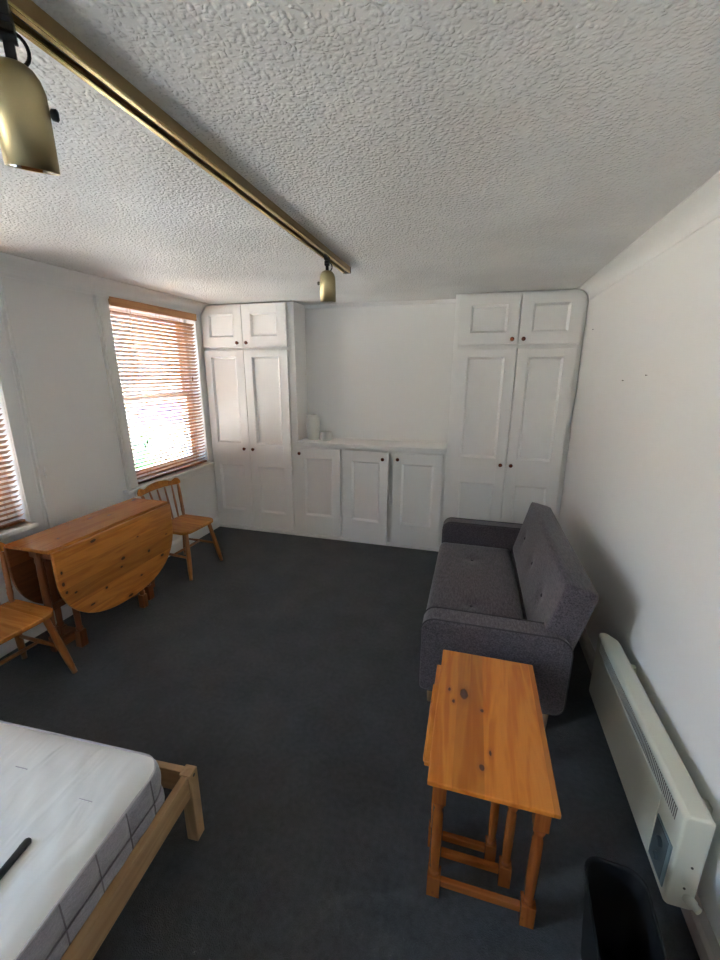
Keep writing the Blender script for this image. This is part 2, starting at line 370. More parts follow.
# coving
def cove(name, x, sx, y0, y1, s):
    pts = [(x, ZC), (x, ZC - s)]
    pts = [(x, ZC - s)]
    pts.append((x + sx * .006, ZC - s)); 
    for k in range(9):
        a = PI / 2 * k / 8
        # concave quarter
        cx, cz = x + sx * s, ZC - s
        pts.append((cx - sx * (s - .006) * math.cos(a), cz + (s - .006) * math.sin(a)))
    pts[-1] = (x + sx * s, ZC - .006)
    pts += [(x + sx * (s + .007), ZC - .006), (x + sx * (s + .007), ZC), (x, ZC)]
    bm = B(); prism(bm, pts, y0, y1, 'y'); o = struct(name, bm, M['trimw']); return o
cove('trim_1', XR, -1, YR, YF + .041, .085)
cove('trim_2', XL, 1, YR, YF + .041, .105)
# small coving at the top of the niche
bm = B(); prism(bm, [(YN, ZC), (YN, ZC - .03), (YN - .02, ZC - .012), (YN - .03, ZC)], -1.65, -.20, 'x'); struct('trim_3', bm, M['trimw'])

# skirting boards
def skirt(name, pts, a, b, axis):
    bm = B(); prism(bm, pts, a, b, axis); struct(name, bm, M['trimw'], bevel=.002)
skirt('baseboard_left', [(XL, 0), (XL + .022, 0), (XL + .022, .085), (XL + .014, .10), (XL, .11)], YR, YF, 'y')
skirt_r = ('baseboard_right', [(XR, 0), (XR - .035, 0), (XR - .035, .058), (XR - .025, .07), (XR, .075)], YR, YF, 'y')
skirt(*skirt_r); bpy.data.objects['baseboard_right'].data.materials[0] = M['taupe']
skirt('baseboard_rear', [(YR, 0), (YR + .022, 0), (YR + .022, .09), (YR, .11)], XL, XR, 'x')

# architraves of the windows (moulded boards with two beads)
def architrave(name, y0, y1, z0, z1, lean=0):
    """vertical board between y0,y1 with raised beads on the side away from the opening"""
    bm = B(); bx(bm, XL, XL + .016, min(y0, y1), max(y0, y1), z0, z1)
    s = 1 if y1 > y0 else -1
    for d, w, t in ((.0, .014, .030), (.026, .010, .023)):
        a, b = y0 + s * d, y0 + s * (d + w); bx(bm, XL + .016, XL + t, min(a, b), max(a, b), z0, z1)
    for v in bm.verts: v.co.y += lean * (v.co.z - 1.4)   # the old frame is out of plumb
    struct(name, bm, M['trimw'], bevel=.003)
architrave('trim_4', 2.500, 2.605, .70, ZC - .108, -.035)
architrave('trim_5', 1.872, 1.76, .55, ZC - .108)
architrave('trim_6', .735, .84, .55, ZC - .108)

# sash windows
def window(n, y0, y1):
    root = bpy.data.objects.new('window_%d' % n, None); COL.objects.link(root); root['kind'] = 'structure'
    x0, x1 = XL - .20, XL - .10
    bm = B()
    for a, b in ((y0, y0 + .045), (y1 - .045, y1)): bx(bm, x0, x1, a, b, WZ0, WZ1)
    bx(bm, x0, x1, y0 + .045, y1 - .045, WZ0, WZ0 + .04); bx(bm, x0, x1, y0 + .045, y1 - .045, WZ1 - .04, WZ1)
    obj('window_frame', bm, M['pvc'], root, .003)
    zm = 1.43
    for nm, xa, xb, za, zb in (('upper_sash', x0 + .005, x0 + .045, zm - .02, WZ1 - .04), ('lower_sash', x0 + .05, x0 + .09, WZ0 + .04, zm + .02)):
        bm = B(); a, b = y0 + .045, y1 - .045; t = .045
        bx(bm, xa, xb, a, a + t, za, zb); bx(bm, xa, xb, b - t, b, za, zb); bx(bm, xa, xb, a + t, b - t, za, za + t); bx(bm, xa, xb, a + t, b - t, zb - t, zb)
        s = obj(nm, bm, M['pvc'], root, .003)
        bm = B(); bx(bm, (xa + xb) / 2 - .003, (xa + xb) / 2 + .003, a + t - .005, b - t + .005, za + t - .005, zb - t + .005)
        obj('glass_pane', bm, M['glass'], s)
    # projecting sill board inside
    bm = B(); bx(bm, XL - .10, XL + .050, y0 - .12 if n == 2 else y0 - .03, YF - .03 if n == 2 else y1 + .02, WZ0 - .028, WZ0)
    bx(bm, XL, XL + .022, y0 - .02, y1, WZ0 - .075, WZ0 - .028)
    obj('window_sill', bm, M['gloss'], root, .006, 3)
window(1, *WY[1]); window(2, *WY[2]); window(3, *WY[0])  # last one is made up, out of view, to brighten the room

# ------------------------------------------------------------------ venetian blinds
def blind(y0, y1, label, tas):
    t = thing('venetian_blind', label, 'blind', (XL + .0, (y0 + y1) / 2, WZ0), 0, 'wooden venetian blinds in the left wall windows')
    w = (y1 - y0) / 2 - .012; top = WZ1 - WZ0 + .012
    bm = B(); bx(bm, .006, .020, -w - .010, w + .010, top - .062, top)
    bx(bm, -.045, .006, -w, w, top - .050, top - .012); obj('valance', bm, M['valance'], t, .002)
    # slats
    bm = B(); z = .052; tilt = math.radians(-33)
    zs = []
    while z < top - .085: zs.append(z); z += .0305
    for z in zs:
        mt = Matrix.Translation((-.022, 0, z)) @ Matrix.Rotation(tilt, 4, 'Y')
        bx(bm, -.0190, .0190, -w, w, -.0014, .0014, mt)
    obj('slats', bm, M['slat'], t)
    bm = B(); bx(bm, -.036, -.006, -w, w, .010, .026); obj('bottom_rail', bm, M['darkwood'], t, .002)
    bm = B()
    for y in (-w * .62, 0.02, w * .66):
        for x in (-.038, -.004):
            tube(bm, [(x, y, .03), (x, y, top - .06)], .0009, 6)
        lathe(bm, [(.004, 0), (.004, .008)], (-.02, y, .002), seg=8)
    obj('ladder_cord', bm, M['cord'], t)
    for y, z in tas:
        bm = B(); tube(bm, [(.004, y, top - .06), (.006, y, z)], .0011, 6)
        c = obj('pull_cord', bm, M['cord'], t)
        bm = B(); lathe(bm, [(.003, 0), (.006, .004), (.0075, .02), (.005, .035), (.002, .04)], (.006, y, z - .038), seg=10)
        obj('tassel', bm, M['knob'], c)
    return t
blind(*WY[2], label='wooden venetian blind over the window beside the tall cupboard', tas=[(-.33, .33), (-.30, .36), (.36, .86)])
blind(*WY[1], label='wooden venetian blind cut off at the left edge of the photo, over the nearer window', tas=[(-.33, .33), (.30, .86)])

# cleat on the wall beside the near window
t = thing('cord_cleat', 'small white cord cleat on the left wall above the drop-leaf table', 'cleat', (XL, 1.905, 1.02))
bm = B(); bx(bm, 0, .008, -.006, .006, -.018, .018)
bx(bm, .008, .014, -.005, .005, -.008, .008); obj('base', bm, M['pvc'], t, .002)
bm = B(); tube(bm, [(.022, 0, -.035), (.015, 0, -.012), (.015, 0, .012), (.022, 0, .035)], [.003, .005, .005, .003], 8); obj('horn', bm, M['pvc'], t)

# ------------------------------------------------------------------ fitted cupboards
DT = .030       # door thickness
def door(parent, x0, x1, z0, z1, panels, st=(.085, .085), yfront=0, chamfer=None, hinge=None, ang=0, lab=None):
    """framed door with recessed panels; panels = list of (za, zb). Local y: front face at yfront, thickness behind it (+y)"""
    bm = B(); a, b = x0 + st[0], x1 - st[1]
    y0, y1 = yfront, yfront + DT
    bx(bm, x0, a, y0, y1, z0, z1); bx(bm, b, x1, y0, y1, z0, z1)
    edges = [z0]
    for za, zb in panels: edges += [za, zb]
    edges.append(z1)
    for i in range(0, len(edges), 2): bx(bm, a, b, y0, y1, edges[i], edges[i + 1])
    for za, zb in panels:
        bx(bm, a, b, y0 + .018, y1, za, zb)
        w = .022   # sloped moulding round each panel, standing a little proud
        for P, ax, s0, s1 in (([(a, y0), (a - .004, y0 - .003), (a + .004, y0 - .003), (a + w, y0 + .018), (a, y0 + .018)], 'z', za, zb),
                              ([(b, y0), (b + .004, y0 - .003), (b - .004, y0 - .003), (b - w, y0 + .018), (b, y0 + .018)], 'z', za, zb)):
            prism(bm, P, s0, s1, 'z')
        for P in ([(y0, za), (y0 - .003, za - .004), (y0 - .003, za + .004), (y0 + .018, za + w), (y0 + .018, za)],
                  [(y0, zb), (y0 - .003, zb + .004), (y0 - .003, zb - .004), (y0 + .018, zb - w), (y0 + .018, zb)]):
            prism(bm, P, a, b, 'x')
    if chamfer:
        side, c = chamfer
        if side == 'r': co, no = (x1 - c, 0, z1), (1, 0, 1.5)
        else: co, no = (x0 + c, 0, z1), (-1, 0, .8)
        r = bmesh.ops.bisect_plane(bm, geom=bm.verts[:] + bm.edges[:] + bm.faces[:], plane_co=co, plane_no=no, clear_outer=True)
        ed = [e for e in bm.edges if e.is_boundary]
        bmesh.ops.holes_fill(bm, edges=ed)
    hx = x0 if hinge == 'l' else x1
    if ang:
        mt = Matrix.Translation((hx, y1, 0)) @ Matrix.Rotation(math.radians(ang), 4, 'Z') @ Matrix.Translation((-hx, -y1, 0))
        bmesh.ops.transform(bm, matrix=mt, verts=bm.verts[:])
    else: mt = Matrix.Identity(4)
    o = obj('door', bm, M['gloss'], parent, .0015, label=lab)
    o['_mt'] = 0; del o['_mt']
    return o, mt
def knob(d, mt, x, z, yfront=0):
    p = mt @ Vector((x, yfront, z)); q = mt @ Vector((x, yfront - .030, z))
    bm = B(); lathe(bm, [(.009, 0), (.0065, .25), (.008, .45), (.0155, .62), (.0165, .8), (.012, .95), (.004, 1)], p, q, 16)
    obj('knob', bm, M['knob'], d)

YD = YF            # door fronts
YC = YF + DT       # front of the carcass frames
def carcass(parent, x0, x1, z1, z0=0):
    pass
# --- left tall cupboard
cl = thing('tall_cupboard', 'tall white fitted cupboard beside the window with four panelled doors', 'cupboard', (XL, YF, 0))
W = 2.62 - 1.65
yo = DT + .012
bm = B()
dp = YN - YF - .002
bx(bm, .002, .04, yo, yo + .02, 0, ZC - .002); bx(bm, W - .09, W, yo, yo + .02, 0, ZC - .002)
bx(bm, .04, W - .09, yo, yo + .02, 0, .05); bx(bm, .04, W - .09, yo, yo + .02, 1.83, 1.89); bx(bm, .04, W - .09, yo, yo + .02, 2.17, ZC - .002)
bx(bm, W - .02, W, yo + .02, dp, 0, ZC - .002); bx(bm, .002, .02, yo + .02, dp, 0, ZC - .002)
bx(bm, .02, W - .02, yo + .02, dp, 1.85, 1.87); bx(bm, .02, W - .02, dp - .012, dp, 0, 1.85)
bx(bm, .0, W, -.004, yo, .0, .028)
obj('carcass', bm, M['gloss'], cl, .0015)
for x0, x1, kx, ch in ((.015, .449, .399, ('l', .07)), (.454, .907, .497, None)):
    d, mt = door(cl, x0, x1, .036, 1.843, [(.215, .715), (.935, 1.788)], (.070 if x0 < .1 else .078, .080)); knob(d, mt, kx, .887)
    d, mt = door(cl, x0, x1, 1.872, 2.254, [(1.962, 2.178)], (.075 if x0 < .1 else .085, .085), chamfer=ch); knob(d, mt, kx, 1.912)
# --- right tall cupboard
XRC = -.205
cr = thing('tall_cupboard', 'tall white fitted cupboard behind the sofa with four panelled doors', 'cupboard', (XRC, YF, 0))
W = XR - XRC - .003
bm = B()
bx(bm, 0, .045, yo, yo + .02, 0, ZC - .002); bx(bm, W - .085, W, yo, yo + .02, 0, ZC - .002)
bx(bm, .045, W - .085, yo, yo + .02, 0, .05); bx(bm, .045, W - .085, yo, yo + .02, 1.82, 1.885); bx(bm, .045, W - .085, yo, yo + .02, 2.17, ZC - .002)
bx(bm, 0, .02, yo + .02, dp, 0, ZC - .002); bx(bm, W - .02, W, yo + .02, dp, 0, ZC - .002)
bx(bm, .02, W - .02, yo + .02, dp, 1.845, 1.865); bx(bm, .02, W - .02, dp - .012, dp, 0, 1.845)
bx(bm, .0, W, -.004, yo, .0, .028)
bx(bm, W - .04, W, yo - .012, yo, 1.848, 1.860)
obj('carcass', bm, M['gloss'], cr, .0015)
for x0, x1, kx, ch in ((.040, .503, .460, None), (.510, .942, .545, ('r', .085))):
    d, mt = door(cr, x0, x1, .036, 1.834, [(.215, .705), (.925, 1.775)], (.080, .080)); knob(d, mt, kx, .877)
    d, mt = door(cr, x0, x1 + (.012 if ch else 0), 1.868, 2.246, [(1.955, 2.175)], (.085, .085), chamfer=ch); knob(d, mt, kx, 1.908)
# --- low cabinet between them
cb = thing('base_cabinet', 'low white fitted cabinet with three panelled doors under the shelf top', 'cabinet', (-1.649, YF, 0))
W = 1.649 + XRC - .001
bm = B()
ZW = .962
for a, b in ((0, .025), (.440, .485), (.915, .965), (W - .03, W)): bx(bm, a, b, yo, yo + .02, 0, ZW)
bx(bm, 0, W, yo + .0005, yo + .0195, 0, .05); bx(bm, 0, W, yo + .0005, yo + .0195, .92, ZW)
bx(bm, .0, .018, yo + .02, dp, 0, ZW); bx(bm, W - .018, W, yo + .02, dp, 0, ZW); bx(bm, .018, W - .018, dp - .012, dp, 0, ZW)
bx(bm, .018, W - .018, yo + .02, dp - .012, .03, .045); bx(bm, .018, W - .018, yo + .02, dp - .012, .45, .465)
bx(bm, .0, W, -.004, yo, .0, .020)
obj('carcass', bm, M['gloss'], cb, .0015)
d, mt = door(cb, -.006, .446, .032, .932, [(.232, .835)], (.078, .078), hinge='r'); knob(d, mt, .032, .875)
d, mt = door(cb, .482, .924, .024, .932, [(.232, .835)], (.078, .078), hinge='l', ang=-3.2); knob(d, mt, .875, .868)
d, mt = door(cb, .964, 1.418, .024, .932, [(.232, .835)], (.078, .078), hinge='r', ang=1.2); knob(d, mt, 1.008, .873)
# worktop
bm = B(); bx(bm, -1.649, XRC - .001, YF - .028, YN - .001, ZW, ZW + .030)
bx(bm, -1.649, XRC - .001, YN - .012, YN - .001, ZW + .030, ZW + .042)
wt = obj('shelf_top', bm, M['gloss'], None, .004, 3)
tag(wt, 'white painted shelf top over the low cabinet, holding two ceramic pots', 'shelf')
ZT = ZW + .030
# pots
def pot(name, label, x, y, prof, inner):
    bm = B(); lathe(bm, prof + inner, (x, y, ZT + .0004), seg=32, cap=False)
    bm.verts.ensure_lookup_table()
    o = obj(name, bm, M['ceramic']); 
    tag(o, label, 'vase' if 'vase' in name else 'pot')
    return o
pot('ceramic_vase', 'tall white ceramic vase standing on the shelf top', -1.535, 3.815,
    [(.001, 0), (.050, 0), (.060, .010), (.0655, .05), (.0665, .12), (.0655, .19), (.060, .228), (.046, .244), (.036, .247)],
    [(.034, .243), (.042, .238), (.055, .224), (.059, .18), (.060, .05), (.05, .012), (.001, .010)])
pot('ceramic_pot', 'short round white ceramic pot on the shelf top beside the vase', -1.385, 3.775,
    [(.001, 0), (.046, 0), (.055, .007), (.0575, .02), (.0575, .086), (.056, .090), (.052, .090)],
    [(.051, .086), (.051, .02), (.045, .012), (.001, .012)])

# ------------------------------------------------------------------ spotlight track
TX = -.808
t = thing('light_track', 'long brass ceiling spotlight track with a black slot along it', 'light track', (TX, 1.1, ZC))
ya, yb_ = -1.1, 1.515
bm = B(); bx(bm, -.022, -.013, ya, yb_, -.030, -.0005); bx(bm, .013, .022, ya, yb_, -.030, -.0005); bx(bm, -.013, .013, ya, yb_, -.012, -.0005); obj('channel', bm, M['tanrail'], t, .0012)
bm = B(); bx(bm, -.0235, -.011, ya, yb_, -.036, -.030); bx(bm, .011, .0235, ya, yb_, -.036, -.030)
obj('flange', bm, M['brassrail'], t, .0015)
bm = B(); bx(bm, -.013, .013, ya, yb_, -.020, -.012); obj('slot', bm, M['black'], t)
bm = B(); bx(bm, -.024, .024, yb_, yb_ + .012, -.037, -.0005); obj('end_cap', bm, M['rust'], t, .002)
def spot(loc, tilt, rz, label, knob_s=1):
    t = thing('track_spotlight', label, 'spotlight', loc, rz, 'brass spotlights on the ceiling track')
    bm = B(); bx(bm, -.0105, .0105, -.035, .035, -.028, .002); bx(bm, -.012, .012, -.018, .018, -.040, -.028)
    obj('adapter', bm, M['black'], t, .003)
    mt = Matrix.Translation((0, 0, -.040)) @ Matrix.Rotation(tilt, 4, 'X')
    bm = B(); bx(bm, -.008, .008, -.006, .006, -.036, .010, mt)
    lathe(bm, [(.010, 0), (.010, 1)], mt @ Vector((-.013, 0, .0)), mt @ Vector((.013, 0, 0)), 14)
    obj('arm', bm, M['black'], t, .001)
    top = -.030
    prof = [(.004, 0), (.018, -.002), (.028, -.008), (.0365, -.020), (.0415, -.036), (.0425, -.055), (.0425, -.155), (.0405, -.155), (.0400, -.05), (.030, -.02), (.005, -.012)]
    bm = B(); lathe(bm, prof, (0, 0, top), seg=36, cap=False)
    bmesh.ops.transform(bm, matrix=mt, verts=bm.verts[:])
    h = obj('lamp_shade', bm, M['brass'], t)
    bm = B(); lathe(bm, [(.003, 0), (.015, 0), (.030, -.035), (.0385, -.060), (.0385, -.066), (.034, -.060), (.004, -.054)], (0, 0, top - .088), seg=28, cap=False)
    bmesh.ops.transform(bm, matrix=mt, verts=bm.verts[:])
    obj('reflector', bm, M['chrome'], h)
    bm = B(); s = knob_s
    lathe(bm, [(.004, 0), (.009, .2), (.010, .8), (.006, 1)], mt @ Vector((s * .042, 0, top - .063)), mt @ Vector((s * .056, 0, top - .063)), 14)
    obj('thumb_screw', bm, M['black'], h)
    bm = B(); pts = []
    for k in range(13):
        a = -PI * .55 + k / 12 * PI * 1.15
        pts.append(mt @ Vector((.006 + .020 * math.cos(a), .004, -.014 + .022 * math.sin(a))))
    tube(bm, pts, .0032, 8); obj('cable', bm, M['black'], t)
    return t
spot((TX, .672, ZC - .03), math.radians(14), math.radians(45), 'large brass spotlight head hanging at the top left corner of the photo')
spot((TX, 2.262, ZC - .024), math.radians(6), math.radians(10), 'brass spotlight head near the far end of the ceiling track', -1)

# ------------------------------------------------------------------ chairs
def chair(loc, label):
    t = thing('dining_chair', label, 'chair', loc, 0, 'spindle back pine dining chairs')
    zs = .405
    # seat: rounded, slightly wider at the front, thick with a shallow dish
    pts = []
    base = rrect(-.180, .172, -.19, .19, .05, 6, (.075, .03, .03, .075))
    for x, y in base: pts.append((x, y * (1 - .05 * (.172 - x) / .35)))
    bm = B(); prism(bm, pts, zs - .026, zs, 'z'); obj('seat', bm, M['chair_seat'], t, .007, 3)
    # legs, splayed, with turned rings
    for x, y in ((.125, -.135), (.125, .135), (-.13, -.125), (-.13, .125)):
        fx, fy = x + (.055 if x > 0 else -.085), y * 1.44
        pr = [(.0155, 0), (.0165, .12), (.0155, .18), (.018, .20), (.0155, .215), (.018, .23), (.0155, .245), (.0175, .30), (.019, .5), (.0175, .80), (.0145, .86), (.0165, .875), (.0145, .89), (.0135, 1)]
        bm = B(); lathe(bm, pr, (x, y, zs - .026), (fx, fy, 0), 14); obj('leg', bm, M['chair_leg'], t)
    # stretchers: two along x, one across
    for s in (-1, 1):
        bm = B(); lathe(bm, [(.008, 0), (.012, .5), (.008, 1)], (.153, s * .166, .178), (-.176, s * .155, .178), 10); obj('stretcher', bm, M['chair_leg'], t)
    bm = B(); lathe(bm, [(.008, 0), (.012, .5), (.008, 1)], (-.01, -.160, .178), (-.01, .160, .178), 10); obj('stretcher', bm, M['chair_leg'], t)
    # back posts, spindles, crest rail
    xt, zt = -.222, .675
    for s in (-1, 1):
        bm = B(); lathe(bm, [(.012, 0), (.013, .1), (.0155, .2), (.013, .26), (.0155, .29), (.013, .33), (.015, .6), (.013, .85), (.011, 1)], (-.152, s * .150, zs - .004), (xt, s * .196, zt), 12)
        obj('back_post', bm, M['chair_leg'], t)
    for k in (-1.5, -.5, .5, 1.5):
        bm = B(); lathe(bm, [(.0065, 0), (.0095, .4), (.0065, 1)], (-.158, k * .062, zs - .004), (xt, k * .080, zt + .012), 10)
        obj('spindle', bm, M['chair_leg'], t)
    top = []
    n = 24
    def topz(u):   # u -1..1 : wavy crest
        return .715 + .028 * math.cos(u * PI * .5) ** 2 + .016 * math.exp(-((abs(u) - .86) / .12) ** 2) - .010 * math.exp(-((abs(u) - .62) / .12) ** 2)
    bm = B(); R1, R2 = [], []
    rows = []
    for i in range(n + 1):
        u = -1 + 2 * i / n; y = u * .226; bow = -.022 * (1 - u * u) + .0
        zb = .672 + .012 * (1 - u * u) + (.012 if abs(u) > .97 else 0); zt2 = topz(u) - (.014 if abs(u) > .97 else 0)
        xx = xt - .006 + bow
        rows.append([bm.verts.new(p) for p in ((xx - .009, y, zb), (xx + .009, y, zb), (xx + .004, y, zt2), (xx - .013, y, zt2))])
    for A, C in zip(rows, rows[1:]):
        for k in range(4): bm.faces.new((A[k], A[(k + 1) % 4], C[(k + 1) % 4], C[k]))
    bm.faces.new(rows[0][::-1]); bm.faces.new(rows[-1])
    obj('crest_rail', bm, M['chair_seat'], t, .003, 2)
    return t
c0 = chair((-2.290, 2.750, 0), 'pine spindle back chair below the window, between the drop-leaf table and the tall cupboard')
c0.rotation_euler.z = math.radians(-4)
dup(c0, (-2.262, 1.279, 0), 'pine spindle back chair at the left edge, between bed and drop-leaf table')

# ------------------------------------------------------------------ drop-leaf table
TC = (-2.245, 1.905, 0)
t = thing('drop_leaf_table', 'pine gateleg table with both leaves folded down under the left wall', 'table', TC)
bm = B(); bx(bm, -.148, .157, -.445, .445, .718, .740); obj('tabletop', bm, M['tab_top'], t, .004, 3)
def leaf(x0, x1):
    hw, z0, bz = .440, .58, .362
    pts = [(-hw, .724)]
    for k in range(33):
        a = PI * k / 32
        c, s = math.cos(a), math.sin(a)
        e = 2 / 2.35
        pts.append((-hw * math.copysign(abs(c) ** e, c), z0 - bz * abs(s) ** e))
    pts.append((hw, .724))
    bm = B(); prism(bm, pts, x0, x1, 'x'); return bm
obj('leaf', leaf(.160, .180), M['tab_leaf'], t, .005, 3)
obj('leaf', leaf(-.170, -.151), M['tab_rail'], t, .005, 3)  # back leaf: shade and bare underside put into the darker wood colour
bm = B(); bx(bm, -.11, -.09, -.36, .36, .635, .718); bx(bm, .055, .075, -.36, .36, .635, .718)
bx(bm, -.09, .055, -.36, -.34, .635, .718); bx(bm, -.09, .055, .34, .36, .635, .718); obj('apron', bm, M['tab_rail'], t, .002)
def turned(bm, x, y, z0, z1, s=.021, foot=.10, head=.10, r=.02):
    bx(bm, x - s, x + s, y - s, y + s, z0, z0 + foot); bx(bm, x - s, x + s, y - s, y + s, z1 - head, z1)
    h = z1 - head - z0 - foot
    pr = [(r * .78, 0), (r * .96, .025), (r * .96, .045), (r * .76, .06), (r * .80, .10), (r * .90, .35), (r * .92, .55), (r * .84, .84),
          (r * .74, .90), (r * .92, .93), (r * .92, .95), (r * .76, .97), (r * .9, 1)]
    lathe(bm, pr, (x, y, z0 + foot - .001), (x, y, z1 - head + .001), 18)
for x, y, z0 in ((-.025, -.375, .0), (-.025, .375, .0)):
    bm = B(); turned(bm, x, y, .10, .718, .022, .05, .06, .021); obj('column', bm, M['tab_leg'], t, .002)
for x, y in ((.005, -.245), (-.205 + .06, -.245), (.005, .315), (-.145, .315)):
    bm = B(); turned(bm, x, y, 0, .635, .023, .11, .08, .021); obj('leg', bm, M['tab_leg'], t, .002)
bm = B(); turned(bm, .045, .215, 0, .635, .021, .10, .08, .020); obj('gate_leg', bm, M['tab_leg'], t, .002)
for y in (-.245, .315):
    bm = B(); bx(bm, -.122, -.018, y - .016, y + .016, .055, .105); obj('foot_rail', bm, M['tab_rail'], t, .002)
for a, b in ((-.397, -.261), (.331, .397)):
    bm = B(); bx(bm, -.045, -.010, a, b, .055, .105); obj('foot_rail', bm, M['tab_rail'], t, .002)
bm = B(); bx(bm, -.042, -.022, -.353, .353, .30, .335); obj('long_stretcher', bm, M['tab_rail'], t, .002)

# ------------------------------------------------------------------ nest of tables
def nest(x0, x1, y0, y1, h, label, ov=.016, s=.021, mtop='nest_top', ovy=.022):
    cx, cy = (x0 + x1) / 2, (y0 + y1) / 2
    t = thing('nesting_table', label, 'table', (cx, cy, 0), 0, 'nest of three pine side tables')
    a, b = (x1 - x0) / 2, (y1 - y0) / 2
    bm = B(); bx(bm, -a, a, -b, b, h - .018, h); obj('tabletop', bm, M[mtop], t, .004, 3)
    lx, ly = a - ov - s, b - ovy - s
    for sx in (-1, 1):
        for sy in (-1, 1):
            bm = B(); turned(bm, sx * lx, sy * ly, 0, h - .018, s, .085, .09, s * .93); obj('leg', bm, M['nest_leg'], t, .002)
    for sy in (-1, 1):
        bm = B(); bx(bm, -lx + s, lx - s, sy * ly - .009, sy * ly + .009, .035, .062); obj('stretcher', bm, M['nest_rail'], t, .003)
        bm = B(); bx(bm, -lx + s, lx - s, sy * ly - .009, sy * ly + .009, h - .046, h - .018); obj('apron', bm, M['nest_rail'], t, .002)
    bm = B(); bx(bm, lx - .009, lx + .009, -ly + s, ly - s, h - .058, h - .018); obj('apron', bm, M['nest_rail'], t, .002)
    return t
nest(-.053, .307, .946, 1.554, .50, 'largest orange pine side table, outermost of the nest beside the sofa')
nest(-.072, .262, 1.046, 1.512, .453, 'middle sized pine side table tucked under the largest one of the nest', .034, .019, ovy=.010)
nest(-.080, .215, 1.100, 1.450, .405, 'smallest pine side table, innermost of the nest', .032, .018, ovy=.010)

# ------------------------------------------------------------------ sofa
t = thing('sofa', 'charcoal grey two seat sofa bed against the right wall', 'sofa', (.16, 2.43, 0))
ox, oy = .16, 2.43
def soft_box(x0, x1, y0, y1, z0, z1, nx, ny, dimples, r=.03, amp=.022, mt=None, sag=0):
    """cushion: subdivided rounded box with button dimples on its top face"""
    bm = B(); vs = {}
    nz = 4
    def P(i, j, k): return (x0 + (x1 - x0) * i / nx, y0 + (y1 - y0) * j / ny, z0 + (z1 - z0) * k / nz)
    def V(i, j, k):
        if (i, j, k) not in vs:
            p = Vector(P(i, j, k)); c = Vector((min(max(p.x, x0 + r), x1 - r), min(max(p.y, y0 + r), y1 - r), min(max(p.z, z0 + r), z1 - r)))
            d = p - c
            if d.length > 1e-6: p = c + d.normalized() * min(r, d.length) if d.length > r else p
            if k == nz:
                for (dx, dy) in dimples:
                    e = math.hypot(p.x - dx, p.y - dy); p.z -= amp * math.exp(-(e / .045) ** 2) + amp * .35 * math.exp(-(e / .12) ** 2)
                u = (p.x - x0) / (x1 - x0); v = (p.y - y0) / (y1 - y0)
                p.z += sag * math.sin(PI * u) * math.sin(PI * v)
            vs[(i, j, k)] = bm.verts.new(p)
        return vs[(i, j, k)]
    for i in range(nx):
        for j in range(ny):
            for k in (0, nz): bm.faces.new((V(i, j, k), V(i + 1, j, k), V(i + 1, j + 1, k), V(i, j + 1, k)))
    for i in range(nx):
        for k in range(nz):
            for j in (0, ny): bm.faces.new((V(i, j, k), V(i + 1, j, k), V(i + 1, j, k + 1), V(i, j, k + 1)))
    for j in range(ny):
        for k in range(nz):
            for i in (0, nx): bm.faces.new((V(i, j, k), V(i, j + 1, k), V(i, j + 1, k + 1), V(i, j, k + 1)))
    if mt is not None: bmesh.ops.transform(bm, matrix=mt, verts=bm.verts[:])
    return bm
# seat cushion: x -.175...345, y 1.83..3.03
sd = [(.065 - ox, 2.14 - oy), (.065 - ox, 2.74 - oy)]
sx0, sx1 = -.178 - ox, .345 - ox
bm = soft_box(sx0, sx1, 1.832 - oy, 3.018 - oy, .235, .385, 26, 48, sd, .04, .011, sag=.006)
seat = obj('seat_cushion', bm, M['sofa'], t, smooth=True)
for dx, dy in sd:
    bm = B(); lathe(bm, [(.012, 0), (.011, .004), (.006, .007), (.001, .008)], (dx, dy, .371), seg=14); obj('button', bm, M['sofadk'], seat)
# base under the seat
bm = B(); bx(bm, -.155 - ox, .36 - ox, 1.832 - oy, 3.018 - oy, .13, .24); obj('base', bm, M['sofa'], t, .015, 3)
# arms
def arm(y0, y1):
    pts = rrect(-.165 - ox, .490 - ox, .14, .535, .05, 8, (.075, .065, .03, .05))
    bm = B(); prism(bm, pts, y0 - oy, y1 - oy, 'y'); a = obj('armrest', bm, M['sofa'], t, .014, 3, smooth=False)
    for yy in (y0 + .010, y1 - .010):
        bm = B(); tube(bm, [(x * 1.0, yy - oy, z) for x, z in rrect(-.1655 - ox, .4905 - ox, .1395, .5355, .05, 8, (.075, .065, .03, .05))], .0038, 6, True)
        obj('piping', bm, M['sofadk'], a)
arm(1.70, 1.825); arm(3.025, 3.15)
# backrest: slab leaning back
# profile corners (x,z): BL(.335,.395) TL(.443,.775) TR(.565,.745)
ang = math.atan2(.443 - .350, .772 - .40)
Lb = 0.398
mt = Matrix.Translation((.345 - ox + .0, 0, .385)) @ Matrix.Rotation(ang, 4, 'Y') @ Matrix.Rotation(-PI / 2, 4, 'Y')
# local: x runs up the slab (0..Lb), z is thickness towards the sitter
bd = [(Lb * .46, -.40), (Lb * .46, -.03), (Lb * .46, .36)]
bm = soft_box(0, Lb, 1.745 - oy, 3.0 - oy, -.138, 0, 20, 50, bd, .018, .010, mt, sag=.004)
back = obj('backrest', bm, M['sofa'], t, smooth=True)
for dx, dy in bd:
    bm = B(); lathe(bm, [(.011, 0), (.010, .004), (.005, .007), (.001, .008)], (dx, dy, -.012), seg=14)
    bmesh.ops.transform(bm, matrix=mt, verts=bm.verts[:]); obj('button', bm, M['sofadk'], back)
